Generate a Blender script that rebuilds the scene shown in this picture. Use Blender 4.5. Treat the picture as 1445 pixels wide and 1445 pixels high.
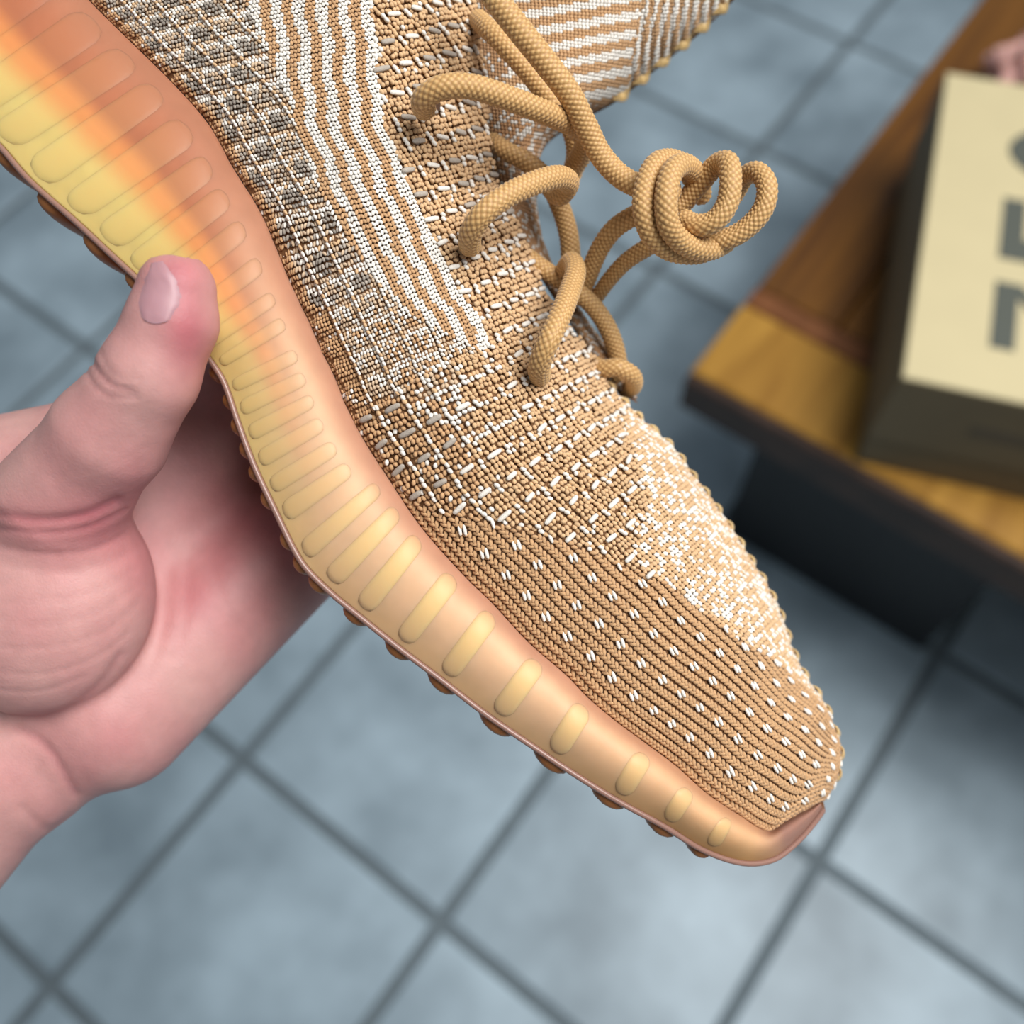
import bpy, math, random
import numpy as np
from math import sin, cos, pi, radians
random.seed(7); rng = np.random.default_rng(7)
for o in list(bpy.data.objects): bpy.data.objects.remove(o)
SC = bpy.context.scene
COL = SC.collection

# ------------------------------------------------------------------ camera, world, lights
FPX = 1386.0; CX = 722.5
TILE = 0.35
def rotm(y, p, r):
    cy, sy, cp, sp, cr, sr = cos(y), sin(y), cos(p), sin(p), cos(r), sin(r)
    return (np.array([[cy,-sy,0],[sy,cy,0],[0,0,1]]) @ np.array([[1,0,0],[0,cp,-sp],[0,sp,cp]])
            @ np.array([[cr,-sr,0],[sr,cr,0],[0,0,1]]))
M = rotm(.698, .460, -.066)
CAM = np.array([1.448, .026, 3.867]) * TILE
cd = bpy.data.cameras.new('camera'); cam = bpy.data.objects.new('camera', cd); COL.objects.link(cam)
from mathutils import Matrix, Vector
mw = Matrix.Identity(4)
for i in range(3):
    for j in range(3): mw[i][j] = M[i, j]
    mw[i][3] = CAM[i]
cam.matrix_world = mw
cd.sensor_width = 36; cd.lens = 36 * FPX / 1445; cd.clip_start = .01; cd.clip_end = 50
cd.dof.use_dof = True; cd.dof.focus_distance = 0.222; cd.dof.aperture_fstop = 7.5
SC.camera = cam
w = bpy.data.worlds.new('world'); SC.world = w; w.use_nodes = True
bg = w.node_tree.nodes['Background']; bg.inputs[0].default_value = (.80, .90, 1.0, 1); bg.inputs[1].default_value = .21
def area(name, loc, target, size, power, color, sy=None):
    ld = bpy.data.lights.new(name, 'AREA'); ld.energy = power; ld.color = color
    ld.shape = 'RECTANGLE'; ld.size = size; ld.size_y = sy or size
    o = bpy.data.objects.new(name, ld); COL.objects.link(o); o.location = loc
    o.rotation_euler = (Vector(target) - Vector(loc)).to_track_quat('-Z', 'Y').to_euler()
    return o
area('ceiling_panel_light', (1.12, .62, 2.75), (.7, .35, .0), 1.1, 56, (1, .985, .965))
area('ceiling_strip_light', (2.3, 2.3, 2.75), (.6, .5, .8), .5, 10, (1, .98, .95), 2.0)
SC.view_settings.view_transform = 'Standard'; SC.view_settings.look = 'None'
SC.view_settings.gamma = 1; SC.view_settings.use_curve_mapping = False
SC.view_settings.exposure = 0.0

# ------------------------------------------------------------------ helpers
SCL = .225 / FPX                        # metres per pixel unit at the sneaker's distance
def lin(p):                             # (px, py, h) -> isotropic space in pixel units
    p = np.asarray(p, float); k = 1 - p[..., 2] / FPX
    return np.stack([(p[..., 0] - CX) * k, (p[..., 1] - CX) * k, p[..., 2]], -1)
def unlin(q):
    k = 1 - q[..., 2] / FPX
    return np.stack([q[..., 0] / k + CX, q[..., 1] / k + CX, q[..., 2]], -1)
def world(q):
    c = np.stack([q[..., 0], -q[..., 1], q[..., 2] - FPX], -1) * SCL
    return c @ M.T + CAM
def onz(px, py, z):
    d = M @ np.array([(px - CX) / FPX, -(py - CX) / FPX, -1]); return CAM + d * (z - CAM[2]) / d[2]
def s2l(c):
    return tuple(((x / 255) / 12.92 if x / 255 <= .04045 else ((x / 255 + .055) / 1.055) ** 2.4) for x in c)
def crom(P, n):
    """Catmull-Rom through rows of P, n samples, chord parameter on the first two columns"""
    P = np.asarray(P, float); d = np.linalg.norm(np.diff(P[:, :2], axis=0), axis=1) + (0 if P.shape[1] < 3 else np.abs(np.diff(P[:, 2])) * .3) + 1e-6
    t = np.concatenate([[0], np.cumsum(d)]); T = np.linspace(0, t[-1], n)
    m = np.zeros_like(P); m[1:-1] = (P[2:] - P[:-2]) / (t[2:] - t[:-2])[:, None]
    m[0] = (P[1] - P[0]) / d[0]; m[-1] = (P[-1] - P[-2]) / d[-1]
    k = np.clip(np.searchsorted(t, T) - 1, 0, len(P) - 2); h = (t[k + 1] - t[k])[:, None]; x = ((T - t[k]) / h[:, 0])[:, None]
    return ((2*x**3-3*x**2+1)*P[k] + (x**3-2*x**2+x)*h*m[k] + (-2*x**3+3*x**2)*P[k+1] + (x**3-x**2)*h*m[k+1])
def norm(v): return v / (np.linalg.norm(v, axis=-1, keepdims=True) + 1e-12)
def grid_normals(G):
    a = np.gradient(G, axis=0); b = np.gradient(G, axis=1); n = norm(np.cross(a, b))
    return n
def build(name, V, F, mat, parent=None, smooth=True, col=None, origin=None):
    """V world coords (n,3); F (m,k) or list of arrays"""
    o3 = np.array(parent_loc(parent)) if origin is None else np.asarray(origin, float)
    V = np.asarray(V, float) - o3
    Fs = F if isinstance(F, list) else [F]
    me = bpy.data.meshes.new(name); me.vertices.add(len(V)); me.vertices.foreach_set('co', V.astype(np.float32).ravel())
    tot = sum(f.size for f in Fs); cnt = sum(len(f) for f in Fs)
    me.loops.add(tot); me.polygons.add(cnt)
    me.loops.foreach_set('vertex_index', np.concatenate([f.ravel() for f in Fs]).astype(np.int32))
    sizes = np.concatenate([np.full(len(f), f.shape[1]) for f in Fs]); st = np.concatenate([[0], np.cumsum(sizes)[:-1]])
    me.polygons.foreach_set('loop_start', st.astype(np.int32))
    me.update(calc_edges=True); me.validate()
    me.polygons.foreach_set('use_smooth', np.full(len(me.polygons), smooth))
    if col is not None:
        a = me.attributes.new('col', 'FLOAT_COLOR', 'POINT'); c = np.ones((len(V), 4), np.float32); c[:, :3] = col
        a.data.foreach_set('color', c.ravel())
    if mat: me.materials.append(mat)
    o = bpy.data.objects.new(name, me); COL.objects.link(o)
    if parent: o.parent = parent
    if origin is not None: o.location = np.array(origin) - np.array(parent_loc(parent))
    return o
def parent_loc(p):
    l = np.zeros(3)
    while p: l = l + np.array(p.location); p = p.parent
    return l
def gridF(n, m, wrap=False, off=0):
    i = np.arange(n - 1)[:, None]; j = np.arange(m if wrap else m - 1)[None]; j2 = (j + 1) % m
    return (off + np.stack([i*m+j, (i+1)*m+j, (i+1)*m+j2, i*m+j2], -1).reshape(-1, 4))
def empty(name, loc, label, cat, group=None):
    o = bpy.data.objects.new(name, None); COL.objects.link(o); o.location = loc; o.empty_display_size = .02
    o['label'] = label; o['category'] = cat
    if group: o['group'] = group
    return o
def ball(rings=3, seg=6):
    V = [(0, 0, -1)]
    for i in range(1, rings + 1):
        a = -pi/2 + pi * i / (rings + 1)
        for k in range(seg): V.append((cos(a)*cos(2*pi*k/seg), cos(a)*sin(2*pi*k/seg), sin(a)))
    V.append((0, 0, 1)); T, Q = [], []
    for k in range(seg):
        T.append((0, 1+(k+1) % seg, 1+k)); T.append((len(V)-1, 1+(rings-1)*seg+k, 1+(rings-1)*seg+(k+1) % seg))
        for i in range(rings-1): Q.append((1+i*seg+k, 1+i*seg+(k+1) % seg, 1+(i+1)*seg+(k+1) % seg, 1+(i+1)*seg+k))
    return np.array(V, float), np.array(T), np.array(Q)
def blobs(name, c, t, b, n, L, W, H, col, mat, parent, rings=3, seg=6, power=.9):
    """many small ellipsoid yarn loops in one mesh. c,t,b,n in lin space, L,W,H half sizes"""
    B, T, Q = ball(rings, seg)
    B = B.copy(); z = B[:, 2]; r = np.hypot(B[:, 0], B[:, 1]); k = np.where(r > 1e-6, np.power(np.maximum(r, 1e-6), power) / np.maximum(r, 1e-6), 0)
    B[:, 0] *= k; B[:, 1] *= k
    L = np.broadcast_to(L, (len(c),)); W = np.broadcast_to(W, (len(c),)); H = np.broadcast_to(H, (len(c),))
    V = (c[:, None] + t[:, None]*(B[None, :, 2:3]*L[:, None, None]) + b[:, None]*(B[None, :, 0:1]*W[:, None, None]) + n[:, None]*(B[None, :, 1:2]*H[:, None, None]))
    N = len(B); off = (np.arange(len(c))*N)[:, None, None]
    return build(name, world(V.reshape(-1, 3)), [(T[None]+off).reshape(-1, 3), (Q[None]+off).reshape(-1, 4)], mat, parent, True, np.repeat(col, N, axis=0))

# ------------------------------------------------------------------ materials
def mat(name, color=(.5, .5, .5), rough=.6, attr=False, sss=0, sssr=(1, .4, .2), sscale=.003, sheen=0, spec=.5, coat=0,
        noise=None, bump=None, metallic=0, ctint=None):
    m = bpy.data.materials.new(name); m.use_nodes = True; nt = m.node_tree; p = nt.nodes['Principled BSDF']
    p.inputs['Roughness'].default_value = rough; p.inputs['Specular IOR Level'].default_value = spec; p.inputs['Metallic'].default_value = metallic
    p.inputs['Subsurface Weight'].default_value = sss; p.inputs['Subsurface Radius'].default_value = sssr; p.inputs['Subsurface Scale'].default_value = sscale
    p.inputs['Sheen Weight'].default_value = sheen; p.inputs['Coat Weight'].default_value = coat; p.inputs['Coat Roughness'].default_value = .25
    src = None
    if attr:
        a = nt.nodes.new('ShaderNodeAttribute'); a.attribute_name = 'col'; src = a.outputs['Color']
    else:
        r = nt.nodes.new('ShaderNodeRGB'); r.outputs[0].default_value = (*color, 1); src = r.outputs[0]
    geo = nt.nodes.new('ShaderNodeNewGeometry')
    if noise:   # (scale, amount, detail)
        nz = nt.nodes.new('ShaderNodeTexNoise'); nz.inputs['Scale'].default_value = noise[0]; nz.inputs['Detail'].default_value = noise[2]
        nt.links.new(geo.outputs['Position'], nz.inputs['Vector'])
        mr = nt.nodes.new('ShaderNodeMapRange'); mr.inputs[1].default_value = .3; mr.inputs[2].default_value = .7
        mr.inputs[3].default_value = 1 - noise[1]; mr.inputs[4].default_value = 1 + noise[1]; nt.links.new(nz.outputs[0], mr.inputs[0])
        mx = nt.nodes.new('ShaderNodeMix'); mx.data_type = 'RGBA'; mx.blend_type = 'MULTIPLY'; mx.inputs[0].default_value = 1
        nt.links.new(src, mx.inputs[6]); nt.links.new(mr.outputs[0], mx.inputs[7]); src = mx.outputs[2]
    nt.links.new(src, p.inputs['Base Color'])
    if bump:    # (scale, strength, distance)
        nz = nt.nodes.new('ShaderNodeTexNoise'); nz.inputs['Scale'].default_value = bump[0]; nz.inputs['Detail'].default_value = 4
        nt.links.new(geo.outputs['Position'], nz.inputs['Vector'])
        bp = nt.nodes.new('ShaderNodeBump'); bp.inputs['Strength'].default_value = bump[1]; bp.inputs['Distance'].default_value = bump[2]
        nt.links.new(nz.outputs[0], bp.inputs['Height']); nt.links.new(bp.outputs[0], p.inputs['Normal'])
    return m
M_yarn = mat('knit_yarn', attr=True, rough=.85, sheen=.15, spec=.2, noise=(2600, .10, 3), bump=(5200, .5, .0002))
M_cloth = mat('knit_backing', s2l((112, 80, 54)), .95, spec=.1, noise=(1500, .2, 3), bump=(3000, .6, .0003))  # backing browned so the shade in stitch gaps is in its colour
M_lining = mat('lining_cloth', s2l((120, 92, 74)), .95, spec=.1, noise=(2500, .3, 3), bump=(3500, .7, .0003))
M_lace = mat('lace_cord', attr=True, rough=.5, sheen=.25, spec=.45, bump=(6000, .3, .0001))
M_gum = mat('gum_rubber', attr=True, rough=.52, sss=.45, sssr=(1, .75, .55), sscale=.004, spec=.25, noise=(160, .05, 2))
M_rib = mat('gum_rib', attr=True, rough=.48, sss=.5, sssr=(1, .75, .5), sscale=.004, spec=.28)
M_lug = mat('gum_lug', s2l((158, 102, 56)), .4, sss=.4, sssr=(1, .5, .2), sscale=.003, spec=.45)
M_rim = mat('gum_rim', s2l((142, 108, 96)), .3, sss=.1, spec=.5)
M_skin = mat('skin', attr=True, rough=.5, sss=.22, sssr=(1, .35, .2), sscale=.004, spec=.38, noise=(260, .05, 4), bump=(1500, .28, .0003))
M_nail = mat('nail', s2l((176, 132, 138)), .45, sss=.2, spec=.5)

# ------------------------------------------------------------------ floor
def tile_material():
    m = bpy.data.materials.new('grey_stone_tile'); m.use_nodes = True; nt = m.node_tree; p = nt.nodes['Principled BSDF']
    geo = nt.nodes.new('ShaderNodeNewGeometry'); oi = nt.nodes.new('ShaderNodeObjectInfo')
    n1 = nt.nodes.new('ShaderNodeTexNoise'); n1.inputs['Scale'].default_value = 6; n1.inputs['Detail'].default_value = 4; n1.inputs['Roughness'].default_value = .55
    add = nt.nodes.new('ShaderNodeVectorMath'); add.operation = 'ADD'; mul = nt.nodes.new('ShaderNodeMath'); mul.operation = 'MULTIPLY'; mul.inputs[1].default_value = 40
    nt.links.new(oi.outputs['Random'], mul.inputs[0]); nt.links.new(geo.outputs['Position'], add.inputs[0]); nt.links.new(mul.outputs[0], add.inputs[1])
    nt.links.new(add.outputs[0], n1.inputs['Vector'])
    r = nt.nodes.new('ShaderNodeValToRGB'); e = r.color_ramp.elements
    e[0].position = .32; e[0].color = (*s2l((134, 152, 163)), 1); e[1].position = .7; e[1].color = (*s2l((184, 205, 217)), 1)
    nt.links.new(n1.outputs[0], r.inputs[0]); nt.links.new(r.outputs[0], p.inputs['Base Color'])
    p.inputs['Roughness'].default_value = .42; p.inputs['Specular IOR Level'].default_value = .5
    return m
M_tile = tile_material()
M_grout = mat('grout', s2l((112, 124, 130)), .95, noise=(60, .1, 3))
X0, X1, Y0, Y1 = -8, 9, -6, 11
gv = np.array([[X0*TILE, Y0*TILE, -.004], [X1*TILE, Y0*TILE, -.004], [X1*TILE, Y1*TILE, -.004], [X0*TILE, Y1*TILE, -.004],
               [X0*TILE, Y0*TILE, -.05], [X1*TILE, Y0*TILE, -.05], [X1*TILE, Y1*TILE, -.05], [X0*TILE, Y1*TILE, -.05]])
BOXF = np.array([[0,1,2,3],[7,6,5,4],[0,4,5,1],[1,5,6,2],[2,6,7,3],[3,7,4,0]])
floor = build('floor', gv, BOXF, M_grout, smooth=False); floor['kind'] = 'structure'
g = .0085; hh = TILE/2 - g; bv = .0015
def ringxy(r, z): return [[-r, -r, z], [r, -r, z], [r, r, z], [-r, r, z]]
tv = np.array(ringxy(hh, -.008) + ringxy(hh, -bv) + ringxy(hh-bv, 0)); tf = [[8, 9, 10, 11]]
for a in (0, 4):
    for k in range(4): tf.append([a+k, a+(k+1) % 4, a+4+(k+1) % 4, a+4+k])
first = None
for i in range(X0, X1):
    for j in range(Y0, Y1):
        if first is None:
            first = build('tile', tv, np.array(tf), M_tile, floor, False); o = first
        else: o = first.copy(); COL.objects.link(o)
        o.parent = floor; o.location = ((i+.5)*TILE, (j+.5)*TILE, random.uniform(-.0004, .0004))

# ------------------------------------------------------------------ display table
HT = .5; TH = .055
def wood(name, c1, c2, sc=1.0, rough=.4):
    m = bpy.data.materials.new(name); m.use_nodes = True; nt = m.node_tree; p = nt.nodes['Principled BSDF']
    tc = nt.nodes.new('ShaderNodeTexCoord'); mp = nt.nodes.new('ShaderNodeMapping'); mp.inputs['Scale'].default_value = (38*sc, 3.0*sc, 20)
    oi = nt.nodes.new('ShaderNodeObjectInfo'); mul = nt.nodes.new('ShaderNodeMath'); mul.operation = 'MULTIPLY'; mul.inputs[1].default_value = 30
    add = nt.nodes.new('ShaderNodeVectorMath'); add.operation = 'ADD'
    nt.links.new(tc.outputs['Object'], mp.inputs[0]); nt.links.new(oi.outputs['Random'], mul.inputs[0])
    nt.links.new(mp.outputs[0], add.inputs[0]); nt.links.new(mul.outputs[0], add.inputs[1])
    n = nt.nodes.new('ShaderNodeTexNoise'); n.inputs['Scale'].default_value = 1; n.inputs['Detail'].default_value = 6; n.inputs['Distortion'].default_value = .6
    nt.links.new(add.outputs[0], n.inputs['Vector'])
    r = nt.nodes.new('ShaderNodeValToRGB'); e = r.color_ramp.elements
    e[0].position = .33; e[0].color = (*s2l(c1), 1); e[1].position = .68; e[1].color = (*s2l(c2), 1)
    nt.links.new(n.outputs[0], r.inputs[0]); nt.links.new(r.outputs[0], p.inputs['Base Color']); p.inputs['Roughness'].default_value = rough
    return m
M_wood = wood('oiled_wood', (84, 50, 14), (130, 84, 26))
M_wood_end = wood('oiled_wood_light', (142, 98, 30), (190, 142, 58), .8)
M_seam = wood('reddish_wood_strip', (110, 66, 34), (140, 88, 50))
M_woodedge = wood('shaded_edge_wood', (44, 28, 18), (66, 44, 30), .6, .6)  # front edge: its shade painted in as darker wood
M_black = mat('black_lacquer', (.006, .006, .007), .5, noise=(8, .3, 2))
A = onz(967, 533, HT); Bf = onz(1445, 821, HT); Lf = onz(1380, 2, HT)
ang = math.atan2(Lf[1]-A[1], Lf[0]-A[0]) - pi/2
tdx = np.array([cos(ang), sin(ang), 0]); tdy = np.array([-sin(ang), cos(ang), 0])
table = empty('display_table', (A[0], A[1], 0), 'low wooden display table with plank top and black base, holding the shoebox', 'table'); table.rotation_euler = (0, 0, ang)
TW, TD = 1.25, .86
def boxmesh(name, x0, x1, y0, y1, z0, z1, m, parent, bev=.002):
    """bevelled box in the parent's own axes"""
    def r(x0, x1, y0, y1, z): return [[x0, y0, z], [x1, y0, z], [x1, y1, z], [x0, y1, z]]
    b = bev; V = []
    V += r(x0+b, x1-b, y0+b, y1-b, z0) + r(x0, x1, y0, y1, z0+b) + r(x0, x1, y0, y1, z1-b) + r(x0+b, x1-b, y0+b, y1-b, z1)
    F = [[3, 2, 1, 0], [12, 13, 14, 15]]
    for a in (0, 4, 8):
        for k in range(4): F.append([a+k, a+(k+1) % 4, a+4+(k+1) % 4, a+4+k])
    c = np.array([(x0+x1)/2, (y0+y1)/2, (z0+z1)/2]); V = np.array(V) - c
    me = bpy.data.meshes.new(name); me.from_pydata(V.tolist(), [], F); me.materials.append(m)
    o = bpy.data.objects.new(name, me); COL.objects.link(o); o.parent = parent; o.location = c
    return o
# front end board, reddish joint strip, then planks running away from it
EB = .118
boxmesh('end_board', 0, TW, .012, EB, HT-TH, HT, M_wood_end, table, .003).rotation_euler = (0, 0, 0)
boxmesh('edge_strip', 0, TW, 0, .012, HT-TH, HT-.001, M_woodedge, table, .003)
boxmesh('joint_strip', 0, TW, EB+.0015, EB+.028, HT-TH, HT-.0008, M_seam, table)
x = 0; k = 0
while x < TW - .01:
    wv = [.098, .112, .104, .12, .108][k % 5]; x2 = min(x+wv, TW)
    boxmesh('plank', x+.0012, x2-.0012, EB+.030, TD, HT-TH, HT-random.uniform(0, .0012), M_wood, table); x = x2; k += 1
# black plinth under the top
fp = onz(1296, 918, 0); v = fp - A; px1 = v @ tdx; py0 = v @ tdy
boxmesh('plinth', px1-.32, px1, py0, py0+.52, 0, HT-TH-.03, M_black, table, .004)
boxmesh('apron', px1-.33, px1+.01, py0-.01, py0+.53, HT-TH-.03, HT-TH-.0005, M_black, table, .003)

# ------------------------------------------------------------------ shoebox
base = onz(1205, 652, HT); lc = onz(1275, 532, HT+.148); le = onz(1337, 103, HT+.148); lr = onz(1445, 578, HT+.148)
ba = math.atan2(le[1]-lc[1], le[0]-lc[0]) - pi/2
sb = empty('shoebox', (base[0], base[1], HT+.0008), 'cream cardboard shoebox with large dark 350 printed on its lid, standing on the wooden table', 'box'); sb.rotation_euler = (0, 0, ba)
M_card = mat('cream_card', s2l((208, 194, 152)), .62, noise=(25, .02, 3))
M_cardside = mat('shaded_card', s2l((104, 90, 64)), .75, noise=(20, .05, 3))  # box sides: card colour darkened, side shade painted in
M_ink = mat('dark_ink', s2l((84, 88, 80)), .7)
M_ink2 = mat('faint_ink', s2l((84, 74, 56)), .7)
BL, BW, BH = .381, .262, .148
def shell(name, x0, x1, y0, y1, z0, z1, m, parent): return boxmesh(name, x0, x1, y0, y1, z0, z1, m, parent, .0012)
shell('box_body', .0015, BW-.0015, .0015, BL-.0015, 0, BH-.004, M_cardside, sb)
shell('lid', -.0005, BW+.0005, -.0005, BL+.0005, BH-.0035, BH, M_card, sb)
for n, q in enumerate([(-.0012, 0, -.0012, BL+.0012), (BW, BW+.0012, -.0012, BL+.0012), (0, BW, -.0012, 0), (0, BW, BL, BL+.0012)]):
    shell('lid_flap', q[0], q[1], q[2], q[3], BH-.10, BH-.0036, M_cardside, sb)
# digits: polygons in reading space (x along the box length, y down from the left lid edge) -> lid plane
def tolid(px, py):
    p = onz(px, py, HT+BH) - np.array([base[0], base[1], 0]); c, s = cos(-ba), sin(-ba)
    return np.array([p[0]*c - p[1]*s, p[0]*s + p[1]*c])
a3 = tolid(1395, 490); b3 = tolid(1404, 397); a5 = tolid(1409, 362)
dig_w = b3[1]-a3[1]; gap = .018; xt = a3[0]; dig_h = .115; st = .026
def flat(name, polys, m, parent, z, th=.0006):
    V, F = [], []; z0_ = z
    for ip, P in enumerate(polys):
        z = z0_ + ip*2.5e-5
        n = len(P); o = len(V); V += [(x, y, z+th) for x, y in P] + [(x, y, z-.0002) for x, y in P]
        F.append(list(range(o, o+n))); F += [[o+k, o+n+k, o+n+(k+1) % n, o+(k+1) % n] for k in range(n)]
    me = bpy.data.meshes.new(name); me.from_pydata(V, [], F); me.materials.append(m)
    ob = bpy.data.objects.new(name, me); COL.objects.link(ob); ob.parent = parent; return ob
def glyph(y0, pts):     # reading coords: u along +y (0..1 width), v = down -> +x
    return [(xt + v*dig_h, y0 + u*dig_w) for u, v in pts]
def arc(cu, cv, ru, rv, a0, a1, n=10): return [(cu+ru*cos(radians(a0+(a1-a0)*k/n)), cv+rv*sin(radians(a0+(a1-a0)*k/n))) for k in range(n+1)]
def band(outer, inner): return [[outer[k], outer[k+1], inner[k+1], inner[k]] for k in range(len(outer)-1)]
t_u, t_v = st/dig_w, st/dig_h*.8
three = [[(0, 0), (1, 0), (1, t_v), (0, t_v)], [(1, t_v*.4), (1, t_v*1.1), (.62, .42), (.32, .42)]] + band(arc(.45, .68, .55, .32, -100, 150, 16), arc(.45, .68, .55-t_u, .32-t_v, -100, 150, 16))
five = [[(0, 0), (1, 0), (1, t_v), (0, t_v)], [(0, 0), (t_u, 0), (t_u, .46), (0, .46)]] + band(arc(.45, .66, .55, .34, -140, 150, 16), arc(.45, .66, .55-t_u, .34-t_v, -140, 150, 16))
zero = band(arc(.5, .5, .5, .5, 0, 360, 28), arc(.5, .5, .5-t_u, .5-t_v, 0, 360, 28))
y3 = a3[1]; y5 = a5[1]-.002; pitch = y5-y3
for nm, gl, y0 in (('digit_three', three, y3), ('digit_five', five, y5), ('digit_zero', zero, y5+pitch)):
    flat('printed_digit', [glyph(y0, P) for P in gl], M_ink, sb, BH)
# faint print on the front flap
o = boxmesh('side_print', .075, .20, -.0016, -.0011, BH-.062, BH-.045, M_ink2, sb, .0001)

# pinkish tissue behind the box
tl = onz(1436, 92, HT+.05)
tis = empty('tissue_paper', (tl[0], tl[1], HT), 'crumpled pale pink tissue paper on the table behind the shoebox', 'paper')
n = 24; th_ = np.linspace(0, pi, n)[:, None]; ph_ = np.linspace(0, 2*pi, 2*n)[None, :]
rr = .045*(1+.18*np.sin(5*ph_+3*th_)+.15*np.cos(7*th_-4*ph_)+.1*np.sin(11*ph_)*np.sin(th_))
P = np.stack([rr*np.sin(th_)*np.cos(ph_), rr*np.sin(th_)*np.sin(ph_), .9*rr*np.cos(th_)+.038], -1)
P[..., 2] = np.maximum(P[..., 2], .001)
build('crumpled_sheet', P.reshape(-1, 3)+np.array([tl[0]+.02, tl[1]+.01, HT]), gridF(n, 2*n), mat('pink_tissue', s2l((216, 168, 158)), .8, sss=.2), tis, False)

# ------------------------------------------------------------------ sneaker
shoe_q = lin(np.array([650., 700, -230]))
shoe = empty('sneaker', tuple(world(shoe_q)), 'sand and white knit sneaker with translucent gum sole, held up toe down', 'shoe')

C1 = [(-180,-330),(-100,-240),(-20,-150),(60,-75),(125,0),(181,56),(242,116),(292,173),(325,232),(366,299),(408,398),(435,455),(452,494),(471,532),(484,566),(511,619),(550,680),(594,745),
      (657,816),(694,852),(746,908),(800,955),(830,986),(869,1019),(911,1050),(955,1083),(999,1122),(1044,1152),(1083,1174),(1105,1162),(1123,1151),(1142,1141),(1156,1132)]
C2 = [(470,-560),(560,-480),(640,-300),(662,-150),(670,-40),(676,20),(681,70),(688,120),(690,175),(696,215),(702,262),(733,314),(755,370),(777,421),(806,460),(838,503),(858,540),(885,572),
      (930,615),(949,632),(977,671),(1004,707),(1035,752),(1057,788),(1079,823),(1101,868),(1118,918),(1138,958),(1161,990),(1173,1020),(1184,1052),(1183,1083),(1175,1108),(1163,1128)]
C0 = [(-420,-190),(-330,-110),(-210,-10),(-120,85),(-50,158),(0,203),(43,252),(110,312),(153,352),(199,395),(245,445),(275,478),(301,510),(319,539),(338,593),(361,655),(388,713),(427,790),(464,830),
      (511,869),(566,913),(622,955),(691,1008),(760,1055),(800,1082),(869,1125),(938,1163),(994,1197),(1049,1215),(1091,1210),(1125,1184),(1150,1155),(1161,1139)]
D0, D1, D2 = crom(C0, 3000), crom(C1, 3000), crom(C2, 3000)
def snap(D, p): return float(np.argmin(((D - np.array(p))**2).sum(1)))
def at(D, k): k = np.clip(k, 0, len(D)-1.001); i = k.astype(int); f = (k-i)[:, None]; return D[i]*(1-f)+D[i+1]*f
def mono(xs, ys, X):    # smooth monotone-ish interpolation
    xs = np.array(xs, float); ys = np.array(ys, float); d = np.diff(ys)/np.diff(xs); m = np.zeros_like(ys)
    m[1:-1] = np.where(d[1:]*d[:-1] > 0, 2*d[1:]*d[:-1]/(d[1:]+d[:-1]+1e-12), 0); m[0] = d[0]; m[-1] = d[-1]
    k = np.clip(np.searchsorted(xs, X)-1, 0, len(xs)-2); h = xs[k+1]-xs[k]; x = (X-xs[k])/h
    return (2*x**3-3*x**2+1)*ys[k]+(x**3-2*x**2+x)*h*m[k]+(-2*x**3+3*x**2)*ys[k+1]+(x**3-x**2)*h*m[k+1]
#        C1 near        C2 near       h1   hp   h2    q    width
ST = [((-180,-330), (470,-560),   0,  70, -150, .80, 430),
      ((-20,-150),  (600,-400),   0,  70, -150, .80, 430),
      ((125,0),     (664,-200),   0,  70, -140, .80, 430),
      ((200,75),    (671,-40),    0,  70, -130, .80, 425),
      ((300,185),   (683,90),     0,  72, -120, .80, 420),
      ((366,299),   (698,225),    0,  72, -115, .80, 420),
      ((420,422),   (720,290),    0,  72, -120, .82, 425),
      ((475,540),   (777,420),    0,  70, -135, .86, 440),
      ((560,695),   (858,540),    0,  66, -175, .94, 470),
      ((657,816),   (930,615),    0,  60, -215, 1.0, 500),
      ((760,922),   (1004,707),   0,  52, -235, 1.0, 515),
      ((869,1019),  (1064,800),   0,  42, -240, 1.0, 500),
      ((955,1083),  (1118,918),  -8,  26, -232, 1.0, 450),
      ((1044,1152), (1161,990),  -34, -6, -212, 1.0, 350),
      ((1083,1174), (1180,1040), -66, -44, -195, 1.0, 240),
      ((1123,1151), (1183,1083), -112, -92, -180, 1.0, 130),
      ((1156,1132), (1163,1128), -158, -150, -168, 1.0, 40)]
NS = 900
k1 = [snap(D1, s[0]) for s in ST]; k2 = [snap(D2, s[1]) for s in ST]; k1[0] = k2[0] = 0; k1[-1] = k2[-1] = 2999
S_ = np.linspace(0, 2999, NS)               # parameter: index along C1
E1 = at(D1, S_); E2 = at(D2, mono(k1, k2, S_))
h1, hp, h2, qq, ww = (mono(k1, [s[c] for s in ST], S_) for c in (2, 3, 4, 5, 6))
NU = 110; u = np.sin(np.linspace(0, pi/2, NU)); u[-1] = 1
def upper_grid():
    U = u[None, :]; Su = np.sqrt(np.maximum(1-(qq[:, None]*U)**2.3, 0)); S1 = Su[:, -1:]
    H = h2[:, None]+(hp-h2)[:, None]*(Su-S1)/(1-S1) - (hp-h1)[:, None]*(1-U)**3
    XY = E1[:, None]*(1-U[..., None])+E2[:, None]*U[..., None]
    return lin(np.concatenate([XY, H[..., None]], -1))
G = upper_grid()
NG = grid_normals(G)
if NG[NS//2, NU//2, 2] < 0: NG = -NG
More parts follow.
